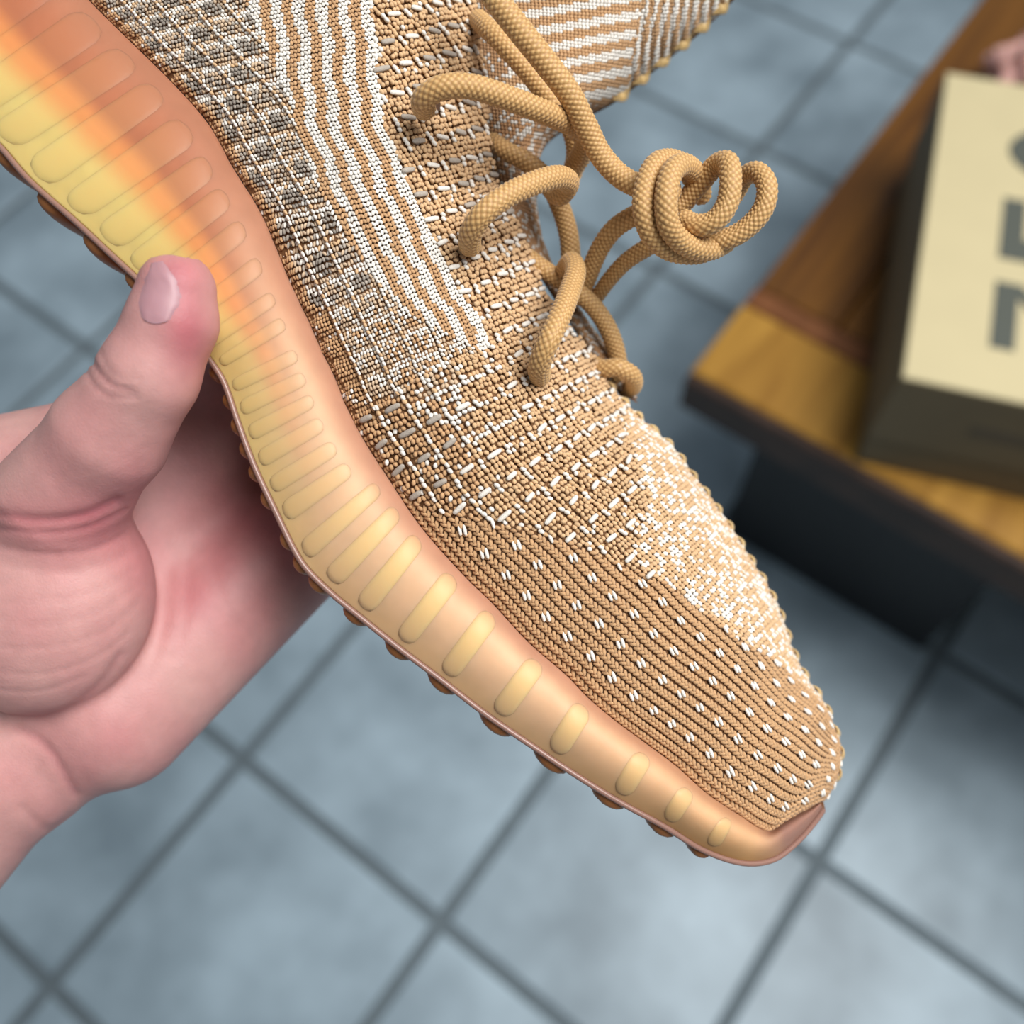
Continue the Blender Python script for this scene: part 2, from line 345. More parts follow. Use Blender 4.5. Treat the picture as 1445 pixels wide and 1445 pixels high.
# far (medial) half
dirv = norm(E2-E1); dirv[-40:] = dirv[-40]
Lat = np.concatenate([dirv*.30, -np.full((NS, 1), .954)], 1)
def medial(front, wd): return front + Lat*wd[:, None]
P1b = medial(G[:, 0], ww); R_ = G[:, -1]
Kc = P1b.copy(); Kc[:, 2] = R_[:, 2]
vv = np.linspace(0, pi/2, 30)[1:]
Gb = Kc[:, None] + (R_-Kc)[:, None]*np.cos(vv)[None, :, None] + (P1b-Kc)[:, None]*np.sin(vv)[None, :, None]
# throat: the far half is left open where the foot goes in
UB = .0; Gfull = np.concatenate([G[:, ::2] - NG[:, ::2]*3.0], 1)
up = build('upper', world(Gfull.reshape(-1, 3)), gridF(NS, Gfull.shape[1]), M_cloth, shoe)
k_thr = int(snap(D1, (600, 752))/2999*(NS-1))
Gm = np.concatenate([(G[k_thr:, -1:] - NG[k_thr:, -1:]*3), Gb[k_thr:]], 1)
med = build('medial_side', world(Gm.reshape(-1, 3)), gridF(Gm.shape[0], Gm.shape[1]), M_cloth, shoe)
# medial quarter beside the throat (outer far wall, lower than the eyestay)
Gq = []
for s in range(0, k_thr+1, 3):
    top = Kc[s] + (R_[s]-Kc[s])*.18; top = top.copy(); top[2] = R_[s, 2]-170
    rowp = [top + (P1b[s]-top)*t + np.array([0, 0, -40*sin(pi*t)]) for t in np.linspace(0, 1, 12)]
    Gq.append(rowp)
Gq = np.array(Gq); build('medial_quarter', world(Gq.reshape(-1, 3)), gridF(*Gq.shape[:2]), M_cloth, shoe)

# ---- stitch lattice
def bil(Gr, si, uj):
    si = np.clip(si, 0, Gr.shape[0]-1.001); uj = np.clip(uj, 0, Gr.shape[1]-1.001)
    a = si.astype(int); b = uj.astype(int); f = (si-a)[:, None]; g_ = (uj-b)[:, None]
    return Gr[a, b]*(1-f)*(1-g_)+Gr[a+1, b]*f*(1-g_)+Gr[a, b+1]*(1-f)*g_+Gr[a+1, b+1]*f*g_
def lattice(Gr, ps, pa, mid=.45, s_from=0):
    midc = Gr[:, int(mid*(Gr.shape[1]-1))]; al = np.concatenate([[0], np.cumsum(np.linalg.norm(np.diff(midc, axis=0), axis=1))])
    ac = np.concatenate([np.zeros((Gr.shape[0], 1)), np.cumsum(np.linalg.norm(np.diff(Gr, axis=1), axis=2), axis=1)], 1)
    I, J, SI, UJ, PS = [], [], [], [], []
    n = int(al[-1]/ps)
    for i in range(n):
        si = np.interp((i+.5)*ps, al, np.arange(len(al))); s0 = int(si); row = ac[s0]
        m = int(row[-1]/pa)
        if m < 1: continue
        j = np.arange(m); uj = np.interp((j+.5)*pa, row, np.arange(Gr.shape[1]))
        I.append(np.full(m, i)); J.append(j); SI.append(np.full(m, si)); UJ.append(uj)
    I, J, SI, UJ = map(np.concatenate, (I, J, SI, UJ))
    P = bil(Gr, SI, UJ); d = 2.0
    t = bil(Gr, SI+d, UJ)-bil(Gr, SI-d, UJ); sp = np.linalg.norm(t, axis=1); t = norm(t)
    # local course spacing = ps scaled by how fast this place moves relative to the middle
    dm = np.gradient(al); loc = sp/(np.clip(SI+d, 0, len(al)-1)-np.clip(SI-d, 0, len(al)-1)); rel = loc/np.interp(SI, np.arange(len(al)), dm)
    b = norm(bil(Gr, SI, UJ+1)-bil(Gr, SI, UJ-1)); nn = norm(np.cross(t, b)); nn *= np.sign(nn[:, 2:3]*1.0+1e-9) if False else 1
    if np.median(nn[:, 2]) < 0: nn = -nn
    b = norm(np.cross(nn, t)*np.sign((np.cross(nn, t)*b).sum(1, keepdims=True)))
    return I, J, P, t, b, nn, rel
TAN = np.array(s2l((212, 176, 134))); TAN2 = np.array(s2l((196, 156, 114))); WHT = np.array(s2l((232, 227, 218))); GRY = np.array(s2l((158, 148, 136)))
BRN = np.array(s2l((206, 180, 150)))
def pl(x, pts): pts = np.array(pts, float); return np.interp(x, pts[:, 0], pts[:, 1])
def toe_y(X): return pl(X, [(500,640),(588,712),(694,738),(783,758),(863,792),(941,822),(1019,884),(1055,911),(1094,930),(1150,985),(1200,1040)])
def zl(Y): return pl(Y, [(-200,290),(0,346),(69,374),(147,410),(188,421),(263,446),(332,485),(388,527),(427,557),(449,590),(499,684),(505,900)])
def zr(Y): return pl(Y, [(-200,500),(36,529),(166,540),(235,568),(250,574),(314,601),(345,618),(400,640),(440,675),(485,690),(499,686),(505,600)])
def fine_zone(X, Y): return (X < pl(Y, [(-200,500),(36,529),(166,540),(235,568),(250,574),(314,601),(345,618),(400,640),(440,675),(485,690),(499,690),(520,610),(560,560),(600,505),(640,480)])) & (Y < 640)
def knit(PS_, PA_, CA, CS, keep):
    I, J, P, T_, B_, N_, REL = lattice(G, PS_, PA_)
    pix = unlin(P)
    vis = (pix[:, 1] > -330) & keep(pix[:, 0], pix[:, 1])
    I, J, P, T_, B_, N_, REL, pix = (a[vis] for a in (I, J, P, T_, B_, N_, REL, pix))
    X, Y = pix[:, 0], pix[:, 1]
    toeY = toe_y(X)
    ZL = zl(Y)
    ZR = zr(Y)
    toe = Y > toeY
    zeb = (~toe) & (X > ZL) & (X < ZR) & (Y < 502)
    eye = (~toe) & ~zeb & (X >= ZR) & (Y < 500) | ((~toe) & (Y >= 500) & (X > 640+(Y-500)*.2))
    waf = (~toe) & ~zeb & ~eye
    spk = (~toe) & (X > pl(Y, [(500,2000),(540,900),(600,880),(700,915),(780,895),(830,930),(1000,1080)]))
    nP = len(P)
    col = np.tile(TAN, (nP, 1)); hoff = np.zeros(nP); tilt = np.zeros(nP); Lh = PS_*.64*REL; Wh = np.full(nP, PA_*.56); Hh = np.full(nP, .42*PA_)
    jit = rng.random(nP)
    tilt = np.where(J % 2 == 0, 1, -1)*radians(26)
    jc, ic = J % CA, I % CS; jcell, icell = J//CA, I//CS
    dome = np.sin(pi*(jc+.5)/CA)*np.sin(pi*np.clip((ic-.5)/(CS-1), 0, 1))
    cell = (eye | waf) & ~spk
    hoff[cell] = dome[cell]*6.5 - 2.6 + (rng.random(cell.sum())-.5)*(2.6 if CA < 8 else 1.4)
    tilt[cell] = (rng.random(cell.sum())-.5)*1.6
    Lh[cell] = PS_*.54*REL[cell]; Wh[cell] = PA_*.5; Hh[cell] = PA_*.5
    # chains between cells
    ch = cell & (jc == 0) & (J > 0)
    hoff[ch] = 2.0; tilt[ch] = .35; Lh[ch] = PS_*.66*REL[ch]
    gr = cell & (ic == 0) & (jc != 0)
    hoff[gr] = -3.6
    # colours: waffle area
    r_ = rng.random(nP)
    ww_ = waf & ~spk
    col[ww_] = np.where((r_ < (.40 if CA == 8 else .15))[ww_][:, None], WHT*.96, BRN)
    inner = ww_ & ((((jc-CA/2-.2)/(CA*.30))**2 + ((ic-CS/2-.4)/(CS*.32))**2) < 1)
    lowwaf = Y > 430
    col[inner & ~lowwaf] = np.where(((jcell+icell) % 2 == 0)[inner & ~lowwaf][:, None], GRY*(.75+.5*r_[inner & ~lowwaf][:, None]), np.where((r_ < .5)[inner & ~lowwaf][:, None], GRY*1.25, BRN))
    hoff[inner & ~lowwaf] -= 1.5
    ring_ = ww_ & (ic == 1) & ~inner
    col[ring_] = np.where((r_ < .75)[ring_][:, None], WHT, TAN)
    col[ww_ & ch] = np.where((I % 3 > 0)[ww_ & ch][:, None], WHT, TAN)
    edge = ww_ & (Y > 560) | (ww_ & (J < 4) & (Y < 430)) | (ww_ & (J < CA) & (Y >= 430)); col[ww_ & (J < 2)] = BRN*.6
    col[edge & ~ch] = np.where((r_ < .06)[edge & ~ch][:, None], WHT, TAN2)
    # eyestay / vamp cells
    ey = eye & ~spk
    col[ey] = np.where((r_ < .03)[ey][:, None], WHT, TAN)
    crn = ey & (jc == 0) & ((ic == 0) | (ic == 1)); col[crn] = WHT; hoff[crn] = 2.2
    hh2 = ey & (jc == 0) & ~crn; hoff[hh2] = .5
    band_ = ey & (Y > 545) & (X > 640) & (X < 905); rr_ = band_ & (r_ < .06) & (jc != 3); col[rr_] = WHT
    # beadwork rows between zebra and vamp
    bead = (~toe) & ~spk & (Y > 440) & (Y < 640) & (X > 500) & (X < 770) & ((Y-440) < (X-470)*1.0+10) & ~zeb & ~(eye & (Y < 500)) & (X < 700+(Y-500)*.35)
    bm = bead & ((ic == 1) | ((jc == 1) & (ic < 4) & (r_ < .45)) ); col[bm] = np.where((r_ < .88)[bm][:, None], WHT, TAN)
    bi = bead & inner; col[bi] = np.where((r_ < .45)[bi][:, None], WHT, TAN2)
    # zebra
    phz = (X - ZR + 3*np.sin(Y/13.))/31.5
    wz = zeb & (np.mod(phz, 1) > .47)
    col[zeb] = np.where((Y < 260)[zeb][:, None], TAN2*.98, TAN2); col[wz] = WHT
    wg = wz & (X < 470+Y*.12) & (Y < 330) & (r_ < .3); col[wg] = WHT*.7+GRY*.3
    # toe zone
    col[toe] = TAN2
    hoff[toe] = np.where(J[toe] % 2 == 0, .0, .0)
    gcol = toe & (J % 4 == 3); 
    tilt[toe] = np.where(J[toe] % 2 == 0, 1, -1)*radians(30)
    mrow = (J//2) % 3
    pair = np.where(J % 2 == 0, 1., -1.)
    P[toe] = P[toe] + B_[toe]*(pair[toe]*.75)[:, None] + T_[toe]*(np.where(J[toe] % 2 == 0, 0, .5)*PS_)[:, None]
    tilt[toe] = pair[toe]*radians(38); Lh[toe] = PS_*.72*REL[toe]; Wh[toe] = 3.3; Hh[toe] = 3.0
    mk = toe & (J % 6 < 2) & (((I + np.where((J//6) % 2 == 0, 0, 2)) % 5) == 0) & (J > 5)
    col[mk] = WHT; Lh[mk] = 7.6*np.clip(REL[mk], .6, 1.2); hoff[mk] += 2.2; tilt[mk] = -radians(24); Wh[mk] = 2.9
    # speckled far vamp
    col[spk] = np.where((r_ < .40)[spk][:, None], WHT, TAN); hoff[spk] = (dome[spk]-.5)*2
    tilt[spk] = np.where(J[spk] % 2 == 0, 1, -1)*.6
    # dark groove rows near the sole
    P = P + (rng.random((nP, 3))-.5)*np.where(cell, 2.6 if CA < 8 else 1.2, .7)[:, None]
    near = J < 2; hoff[near] -= 2
    col = col*(1+(jit[:, None]-.5)*.14)
    ct, st_ = np.cos(tilt)[:, None], np.sin(tilt)[:, None]
    t2 = T_*ct + B_*st_; b2 = B_*ct - T_*st_
    c_ = P + N_*hoff[:, None]
    # lift one end of each loop a little, like a chain
    t3 = norm(t2 + N_*.34); n3 = norm(N_ - t2*.34)
    ks = blobs('knit_stitch', c_, t3, b2, n3, Lh, Wh, Hh, col, M_yarn, up); ks['kind'] = 'stuff'
    return X, Y, P, T_, B_, N_, cell, ic, jc, waf, edge, ey, bead
knit(6.3, 5.0, 8, 6, lambda x, y: fine_zone(x, y))
X, Y, P, T_, B_, N_, cell, ic, jc, waf, edge, ey, bead = knit(7.4, 7.0, 6, 5, lambda x, y: ~fine_zone(x+4, y+3))

# ---- long yarn floats lying across the cell corners: one object each
def ellipsoid_template(name, L, W, H, m):
    B, T, Q = ball(5, 8); V = B.copy(); r = np.hypot(V[:, 0], V[:, 1]); k = np.where(r > 1e-6, r**.45/np.maximum(r, 1e-6), 0)
    V = np.stack([V[:, 0]*k*W, V[:, 1]*k*H, V[:, 2]*L], 1)*SCL
    me = bpy.data.meshes.new(name); me.from_pydata(V.tolist(), [], [list(map(int, f)) for f in T]+[list(map(int, f)) for f in Q])
    me.materials.append(m); me.polygons.foreach_set('use_smooth', [True]*len(me.polygons)); return me
M_fl = mat('float_yarn_pale', s2l((226, 220, 210)), .8, sheen=.2, noise=(3000, .12, 2), bump=(5000, .5, .0002))
M_fg = mat('float_yarn_grey', s2l((170, 160, 148)), .8, sheen=.2, noise=(3000, .12, 2), bump=(5000, .5, .0002))
def frames(t, b, n):                 # lin-space axes -> world rotation, columns W(b), H(n), L(t)
    def wv(v): return norm((v*np.array([1, -1, 1])) @ M.T)
    tt = wv(t); nn = wv(n); bb = norm(np.cross(nn, tt)); nn = norm(np.cross(tt, bb))
    return bb, nn, tt
fl_me = ellipsoid_template('yarn_float', 11.5, 3.9, 3.2, M_fl); fg_me = ellipsoid_template('yarn_float', 13.0, 4.2, 3.2, M_fg)
cand = np.where((cell & (ic == 0) & (jc == 3) & (Y > -12)) & ((ey & ~bead) | (edge & (Y > 470)) | (waf & (Y > 520) & ~bead)))[0]
random.shuffle(cand := list(cand)); cand = cand[:290]
UPL = parent_loc(up)
nfl = 0
for q in cand:
    if X[q] > 870 and Y[q] < 560: continue
    tt = norm(B_[q]+T_[q]*random.uniform(-.12, .12)); nn = N_[q]
    bb, n_, tw = frames(tt, T_[q], nn)
    grey = (waf[q] and X[q] < 640) or (Y[q] < 330 and random.random() < .5)
    o = bpy.data.objects.new('yarn_float', fg_me if grey else fl_me); COL.objects.link(o); o.parent = up
    k = random.uniform(.8, 1.1); mm = Matrix.Identity(4); lw = world(P[q]+N_[q]*3.0)-UPL
    for r in range(3):
        mm[r][0] = bb[r]; mm[r][1] = n_[r]; mm[r][2] = tw[r]*k; mm[r][3] = lw[r]
    o.matrix_local = mm
    nfl += 1

# ---- gold puckered toe seam on the ridge
ks_ = int(snap(D1, (560, 695))/2999*(NS-1)); seam = G[ks_:-6, -4]; sn = NG[ks_:-6, -8]
al = np.concatenate([[0], np.cumsum(np.linalg.norm(np.diff(seam, axis=0), axis=1))]); n = int(al[-1]/3.1)
kk = np.interp(np.arange(n)*3.1, al, np.arange(len(al))); sp_ = np.stack([np.interp(kk, np.arange(len(al)), seam[:, c]) for c in range(3)], 1)
tg = norm(np.gradient(sp_, axis=0)); nb = norm(np.stack([np.interp(kk, np.arange(len(al)), sn[:, c]) for c in range(3)], 1)); bb = norm(np.cross(tg, nb))
phs = np.arange(n)*3.1/34*2*pi; outw = 2+4.0*np.sin(phs)
scol = np.where((np.sin(phs) > .1)[:, None], np.array(s2l((208, 176, 120))), np.array(s2l((232, 214, 184))))*(1+(rng.random((n, 1))-.5)*.25)
tl_ = norm(bb+tg*.5)
o = blobs('toe_seam', sp_+nb*outw[:, None], tl_, norm(np.cross(nb, tl_)), nb, 9+3*np.sin(phs), 2.2, 2.6, scol, M_lace, up)

# ---- tongue and padded collar behind the eyestay
TS = [((625,-330), (1250,-220), -120, -60, -330), ((640,-140), (1160,-120), -130, -50, -320), ((655,-40), (1062,-30), -140, -60, -300), ((664,10), (1000,32), -150, -70, -290),
      ((668,60), (925,95), -155, -80, -280), ((672,110), (868,140), -160, -95, -270), ((676,150), (812,170), -165, -120, -250), ((680,190), (768,205), -170, -140, -240), ((684,235), (757,255), -172, -150, -235),
      ((700,290), (762,325), -175, -155, -235), ((735,345), (785,385), -180, -165, -235), ((780,415), (830,455), -185, -175, -235), ((825,485), (872,515), -200, -190, -240), ((862,545), (902,568), -215, -205, -240)]
TT = crom(np.array([[a[0], a[1], b[0], b[1], c, d, e] for a, b, c, d, e in TS]), 300)
tu = np.sin(np.linspace(0, pi/2, 60)); tu[-1] = 1
Su = np.sqrt(np.maximum(1-(.97*tu)**2.4, 0))
H = TT[:, 6:7]+(TT[:, 5:6]-TT[:, 6:7])*((Su-Su[-1])/(1-Su[-1]))[None]-(TT[:, 5:6]-TT[:, 4:5])*((1-tu)**2)[None]
GT = lin(np.concatenate([TT[:, None, :2]*(1-tu[None, :, None])+TT[:, None, 2:4]*tu[None, :, None], H[..., None]], -1))
NT = grid_normals(GT); NT = NT if NT[100, 20, 2] > 0 else -NT
inner_t = GT[:, ::-1]+np.array([0, 0, -16.]); ring_t = np.concatenate([GT-NT*2.5, inner_t], 1)
tongue = build('tongue', world(ring_t.reshape(-1, 3)), gridF(300, 120, True), M_lining, shoe)
I2, J2, Pt, Tt, Bt, Nt, Rl = lattice(GT, 6.6, 6.0, .5)
pt = unlin(Pt); v2 = pt[:, 1] > -220; I2, J2, Pt, Tt, Bt, Nt, Rl, pt = (a[v2] for a in (I2, J2, Pt, Tt, Bt, Nt, Rl, pt))
x, y = pt[:, 0], pt[:, 1]; n = len(x); r2 = rng.random(n)
ct_ = np.where((r2 < .30)[:, None], WHT*.8, np.array(s2l((176, 136, 98))))
stripe = (x > 715) & (x < 905-(y*.15)) & (y < 145)
phs = (y + (x-760)*.17)/25.5
ct_[stripe] = np.where((np.mod(phs, 1) > .5)[stripe][:, None], WHT, TAN2)
ribz = (x >= 905-(y*.15)) & (y < 150); ct_[ribz] = np.where((np.mod(x+y*.2, 14) < 6)[ribz][:, None], WHT*.9, TAN2*.85)
ct_ = ct_*(1+(rng.random((n, 1))-.5)*.16)
rt_ = np.where(J2 % 2 == 0, 1, -1)*radians(24)
tlt = np.where(stripe | ribz, rt_, rng.random(n)*1.4-.7)
c2, s2 = np.cos(tlt)[:, None], np.sin(tlt)[:, None]
# in the striped part loops stand up across the stripes
o = blobs('tongue_stitch', Pt+Nt*np.where(ribz, 1.4*np.sin(x*.45), 0)[:, None], norm(Tt*c2+Bt*s2+Nt*.2), Bt*c2-Tt*s2, Nt, 4.4*Rl, 3.3, 2.6, ct_, M_yarn, tongue); o['kind'] = 'stuff'
# folded gold edge of the tongue
ed = GT[30:150, -9]; al = np.concatenate([[0], np.cumsum(np.linalg.norm(np.diff(ed, axis=0), axis=1))]); n = int(al[-1]/3); kk = np.interp(np.arange(n)*3, al, np.arange(len(al)))
ep = np.stack([np.interp(kk, np.arange(len(al)), ed[:, c]) for c in range(3)], 1); tg = norm(np.gradient(ep, axis=0)); en = norm(np.cross(tg, [0.3, 0.3, 1])); nrm = norm(np.array([[.2, .2, 1.]])+0*tg)
phs = np.arange(n)*3/46*2*pi; tl2 = norm(en+tg*.7*np.sin(phs)[:, None])
blobs('tongue_edging', ep+nrm*(3+5*np.sin(phs))[:, None]+en*(7*np.cos(phs))[:, None], tl2, norm(np.cross(nrm, tl2)), nrm, 11, 2.1, 2.6, np.tile(np.array(s2l((190, 160, 104))), (n, 1))*(.85+.35*rng.random((n, 1))), M_lace, tongue)

# ---- midsole
MS = [((-180,-330), (-420,-190)), ((-100,-240), (-330,-110)), ((-20,-150), (-210,-10)), ((75,-62), (-120,85)), ((145,25), (-50,158)), ((200,80), (3,205)), ((250,130), (60,268)), ((290,195), (115,317)), ((322,240), (165,362)), ((348,290), (205,405)),
      ((378,340), (245,445)), ((402,392), (275,478)), ((422,430), (301,510)), ((445,475), (319,539)), ((468,528), (338,593)), ((492,578), (361,655)), ((517,629), (388,713)), ((550,680), (427,790)), ((572,715), (464,830)),
      ((602,754), (511,869)), ((649,807), (566,913)), ((697,855), (622,955)), ((758,919), (691,1008)), ((815,971), (760,1055)), ((850,1003), (800,1082)), ((914,1053), (869,1125)), ((978,1103), (938,1163)), ((1030,1144), (994,1197)),
      ((1062,1163), (1049,1215)), ((1086,1172), (1091,1210)), ((1112,1157), (1125,1184)), ((1138,1143), (1150,1155)), ((1156,1132), (1161,1139))]
m1 = [snap(D1, s[0]) for s in MS]; m0 = [snap(D0, s[1]) for s in MS]; m1[0] = m0[0] = 0; m1[-1] = m0[-1] = 2999
NM = 700; SM = np.linspace(0, 2999, NM); F1 = at(D1, SM); F0 = at(D0, mono(m1, m0, SM))
hb1 = mono(k1, [s[2] for s in ST], SM); wm = mono(k1, [s[6] for s in ST], SM)
NV = 60; vv = np.linspace(0, 1, NV)
toef = np.clip((SM-snap(D1, (1030, 1144)))/300, 0, 1)
def band_h(v, hb, tf):      # v: 0 at the upper, 1 at the outsole
    lip = 20*(1-np.exp(-v*9))
    return hb + 8*(1-.5*tf) + lip*(1-.75*tf) + 20*np.sin(pi*np.clip(v, 0, 1)**.9)*(1-.6*tf) - 12*v**3
Hm = band_h(vv[None], hb1[:, None], toef[:, None])
XYm = F1[:, None]*(1-vv[None, :, None])+F0[:, None]*vv[None, :, None]
GM = lin(np.concatenate([XYm, Hm[..., None]], -1)); NMn = grid_normals(GM); NMn = NMn if NMn[300, 30, 2] > 0 else -NMn
dm = norm(F1-F0); LatM = np.concatenate([dm*.30, -np.full((NM, 1), .954)], 1)
LatM[:, :2] = np.where(SM[:, None] > 2600, dm[int(2600/2999*NM)]*.3, LatM[:, :2])
inn = GM[:, 0]+np.array([0, 0, -26.]) ; bk1 = GM[:, 0]+LatM*(wm+30)[:, None]; bk0 = GM[:, -1]+LatM*(wm+40)[:, None]
fr = [GM]; bott = np.stack([GM[:, -1]*(1-t)+bk0*t + np.array([0, 0, 0])-np.concatenate([dm, np.zeros((NM, 1))], 1)*5*sin(pi*t) for t in (.04, .15, .35, .65, .85, .97)], 1)
back = np.stack([bk0*(1-t)+bk1*t+LatM*14*sin(pi*t) for t in np.linspace(0, 1, 9)], 1)
ringm = np.concatenate([inn[:, None], GM, bott, back], 1)
# colour of the layered rubber: milky wall near the upper, amber seam, yellow foam core low down, light shining through it painted in
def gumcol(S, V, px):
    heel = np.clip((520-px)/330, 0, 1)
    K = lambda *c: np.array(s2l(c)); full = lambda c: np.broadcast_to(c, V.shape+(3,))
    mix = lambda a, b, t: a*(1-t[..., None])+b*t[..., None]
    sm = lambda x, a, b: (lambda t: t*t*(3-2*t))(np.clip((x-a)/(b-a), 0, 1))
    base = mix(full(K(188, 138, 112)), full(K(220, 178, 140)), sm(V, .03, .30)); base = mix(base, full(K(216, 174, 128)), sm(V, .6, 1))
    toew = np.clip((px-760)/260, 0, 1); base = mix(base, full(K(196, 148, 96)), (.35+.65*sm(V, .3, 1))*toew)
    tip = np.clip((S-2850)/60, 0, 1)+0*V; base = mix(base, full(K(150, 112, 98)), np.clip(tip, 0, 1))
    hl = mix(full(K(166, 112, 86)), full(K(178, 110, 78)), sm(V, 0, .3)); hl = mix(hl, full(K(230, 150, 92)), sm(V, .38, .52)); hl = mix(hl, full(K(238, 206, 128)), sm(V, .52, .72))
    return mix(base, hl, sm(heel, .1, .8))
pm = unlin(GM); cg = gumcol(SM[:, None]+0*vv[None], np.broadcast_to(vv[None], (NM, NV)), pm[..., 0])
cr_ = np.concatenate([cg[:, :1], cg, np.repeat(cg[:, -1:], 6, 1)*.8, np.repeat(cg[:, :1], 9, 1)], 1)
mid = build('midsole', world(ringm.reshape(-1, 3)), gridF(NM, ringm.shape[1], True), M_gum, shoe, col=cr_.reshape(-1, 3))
# ribs across the band
def rib(sig, v0, v1, hw, amp, bright, hw1=None):
    """sig: index along C0 (0..2999 of D0) ; half width in band index units"""
    c1i = np.interp(sig, mono(m1, m0, SM), np.arange(NM)); nu, nv = 11, 26
    uu = np.linspace(-1, 1, nu); tv_ = np.linspace(0, 1, nv); pts = np.zeros((nu, nv, 3)); cc = np.zeros((nu, nv, 3))
    a, b = np.meshgrid(uu, tv_, indexing='ij')
    Lb = np.linalg.norm(GM[int(c1i), 0]-GM[int(c1i), -1]); px_per = np.linalg.norm(GM[min(int(c1i)+4, NM-1), NV//2]-GM[max(int(c1i)-4, 0), NV//2])/8
    wpx = hw + ((hw1 or hw)-hw)*b; Ltot = (v1-v0)*Lb
    e = np.minimum(b, 1-b)*Ltot/np.maximum(wpx, 1); cap = np.sqrt(np.clip(1-(1-np.clip(e, 0, 1))**2, 0, 1))
    si = c1i + a*wpx*cap/px_per; vi = (v0+(v1-v0)*b)*(NV-1)
    p = bil(GM, si.ravel(), vi.ravel()).reshape(nu, nv, 3); nn = norm(bil(NMn, si.ravel(), vi.ravel())).reshape(nu, nv, 3)
    hgt = amp*np.sqrt(np.clip(1-a**2, 0, 1))*np.sqrt(np.clip(cap, 0, 1)) - .8
    P_ = p+nn*hgt[..., None]
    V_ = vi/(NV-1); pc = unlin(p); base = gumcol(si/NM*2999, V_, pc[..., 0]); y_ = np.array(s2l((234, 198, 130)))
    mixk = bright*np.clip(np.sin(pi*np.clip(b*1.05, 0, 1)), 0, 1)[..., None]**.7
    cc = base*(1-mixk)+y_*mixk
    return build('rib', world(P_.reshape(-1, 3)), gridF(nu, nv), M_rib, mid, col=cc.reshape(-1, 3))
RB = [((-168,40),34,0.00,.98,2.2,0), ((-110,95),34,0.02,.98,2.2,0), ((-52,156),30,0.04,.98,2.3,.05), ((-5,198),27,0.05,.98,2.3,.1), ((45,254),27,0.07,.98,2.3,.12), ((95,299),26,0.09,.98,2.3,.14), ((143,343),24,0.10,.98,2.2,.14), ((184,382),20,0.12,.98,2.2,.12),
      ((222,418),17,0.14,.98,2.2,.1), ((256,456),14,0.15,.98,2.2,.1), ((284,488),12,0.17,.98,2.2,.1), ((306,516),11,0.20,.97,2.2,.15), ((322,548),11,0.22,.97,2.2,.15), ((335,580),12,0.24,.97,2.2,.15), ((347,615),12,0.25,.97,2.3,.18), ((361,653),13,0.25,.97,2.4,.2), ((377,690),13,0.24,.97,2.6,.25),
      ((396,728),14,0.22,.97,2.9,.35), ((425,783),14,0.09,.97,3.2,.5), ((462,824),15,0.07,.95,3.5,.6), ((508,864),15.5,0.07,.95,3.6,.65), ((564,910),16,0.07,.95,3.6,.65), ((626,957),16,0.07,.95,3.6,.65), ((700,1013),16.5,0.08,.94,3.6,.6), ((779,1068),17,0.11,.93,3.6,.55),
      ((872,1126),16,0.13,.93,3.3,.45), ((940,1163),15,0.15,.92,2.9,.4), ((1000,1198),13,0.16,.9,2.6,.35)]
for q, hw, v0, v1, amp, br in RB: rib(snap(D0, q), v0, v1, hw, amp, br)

# ---- outsole: rim bead, slab and lugs
def tube(path, r, seg=12, cap=True):
    path = np.asarray(path, float); t = norm(np.gradient(path, axis=0)); up_ = np.tile([0, 0, 1.], (len(path), 1)); a = norm(np.cross(t, up_)); b = np.cross(a, t)
    th = np.arange(seg)/seg*2*pi; rr = np.broadcast_to(r, (len(path),))[:, None, None]
    V = path[:, None]+(a[:, None]*np.cos(th)[None, :, None]+b[:, None]*np.sin(th)[None, :, None])*rr
    return V, gridF(len(path), seg, True)
og = np.concatenate([GM[:, -1:]+np.array([0, 0, 2.])-np.concatenate([dm, np.zeros((NM, 1))], 1)[:, None]*t for t in (0, 3, 6, 8)], 1)
dm3 = np.concatenate([dm, np.zeros((NM, 1))], 1)
slab = np.stack([GM[:, -1]+np.array([0, 0, 0.])+dm3*2, GM[:, -1]-dm3*3, GM[:, -1]-dm3*8+LatM*4, GM[:, -1]-dm3*9+LatM*20, bk0-dm3*9-LatM*20, bk0-dm3*3, bk0+dm3*2], 1)
outs = build('outsole', world(slab.reshape(-1, 3)), gridF(NM, slab.shape[1], True), M_lug, shoe)
V, Fq = tube(GM[::2, -1]-dm3[::2]*3+np.array([0, 0, 1.]), 4.2, 10)
build('sole_rim', world(V.reshape(-1, 3)), Fq, M_rim, outs)
LG = [(-160,40,34), (-60,140,34), (5,212,32), (70,275,32), (135,335,32), (190,388,24), (305,520,15), (322,562,16), (338,598,17), (347,635,17), (358,668,17), (376,706,19), (405,765,19), (428,795,20), (450,824,23), (500,874,26), (560,920,27), (624,966,30), (704,1022,33), (785,1076,33), (868,1127,32), (943,1168,29), (1000,1200,22)]
B7, T7, Q7 = ball(7, 14)
r = np.hypot(B7[:, 0], B7[:, 1]); kx = np.where(r > 1e-6, r**.6/np.maximum(r, 1e-6), 0)
for q in LG:
    k0 = snap(D0, q[:2]); idx = int(np.interp(k0, mono(m1, m0, SM), np.arange(NM))); c = GM[idx, -1]; tg = norm(GM[min(idx+3, NM-1), -1]-GM[max(idx-3, 0), -1]); la = np.array([0, 0, -1.]); od = -dm3[idx]
    od = norm(od-tg*(od@tg))
    wid = 120
    cc = c+od*8+la*(wid*.5+16); s = q[2]
    V = cc+(tg*B7[:, 0:1]*kx[:, None]*s*.98)+(od*B7[:, 1:2]*kx[:, None]*(11+s*.18))+(la*np.sign(B7[:, 2:3])*np.abs(B7[:, 2:3])**.7*wid*.6)
    build('lug', world(V), [T7, Q7], M_lug, outs)

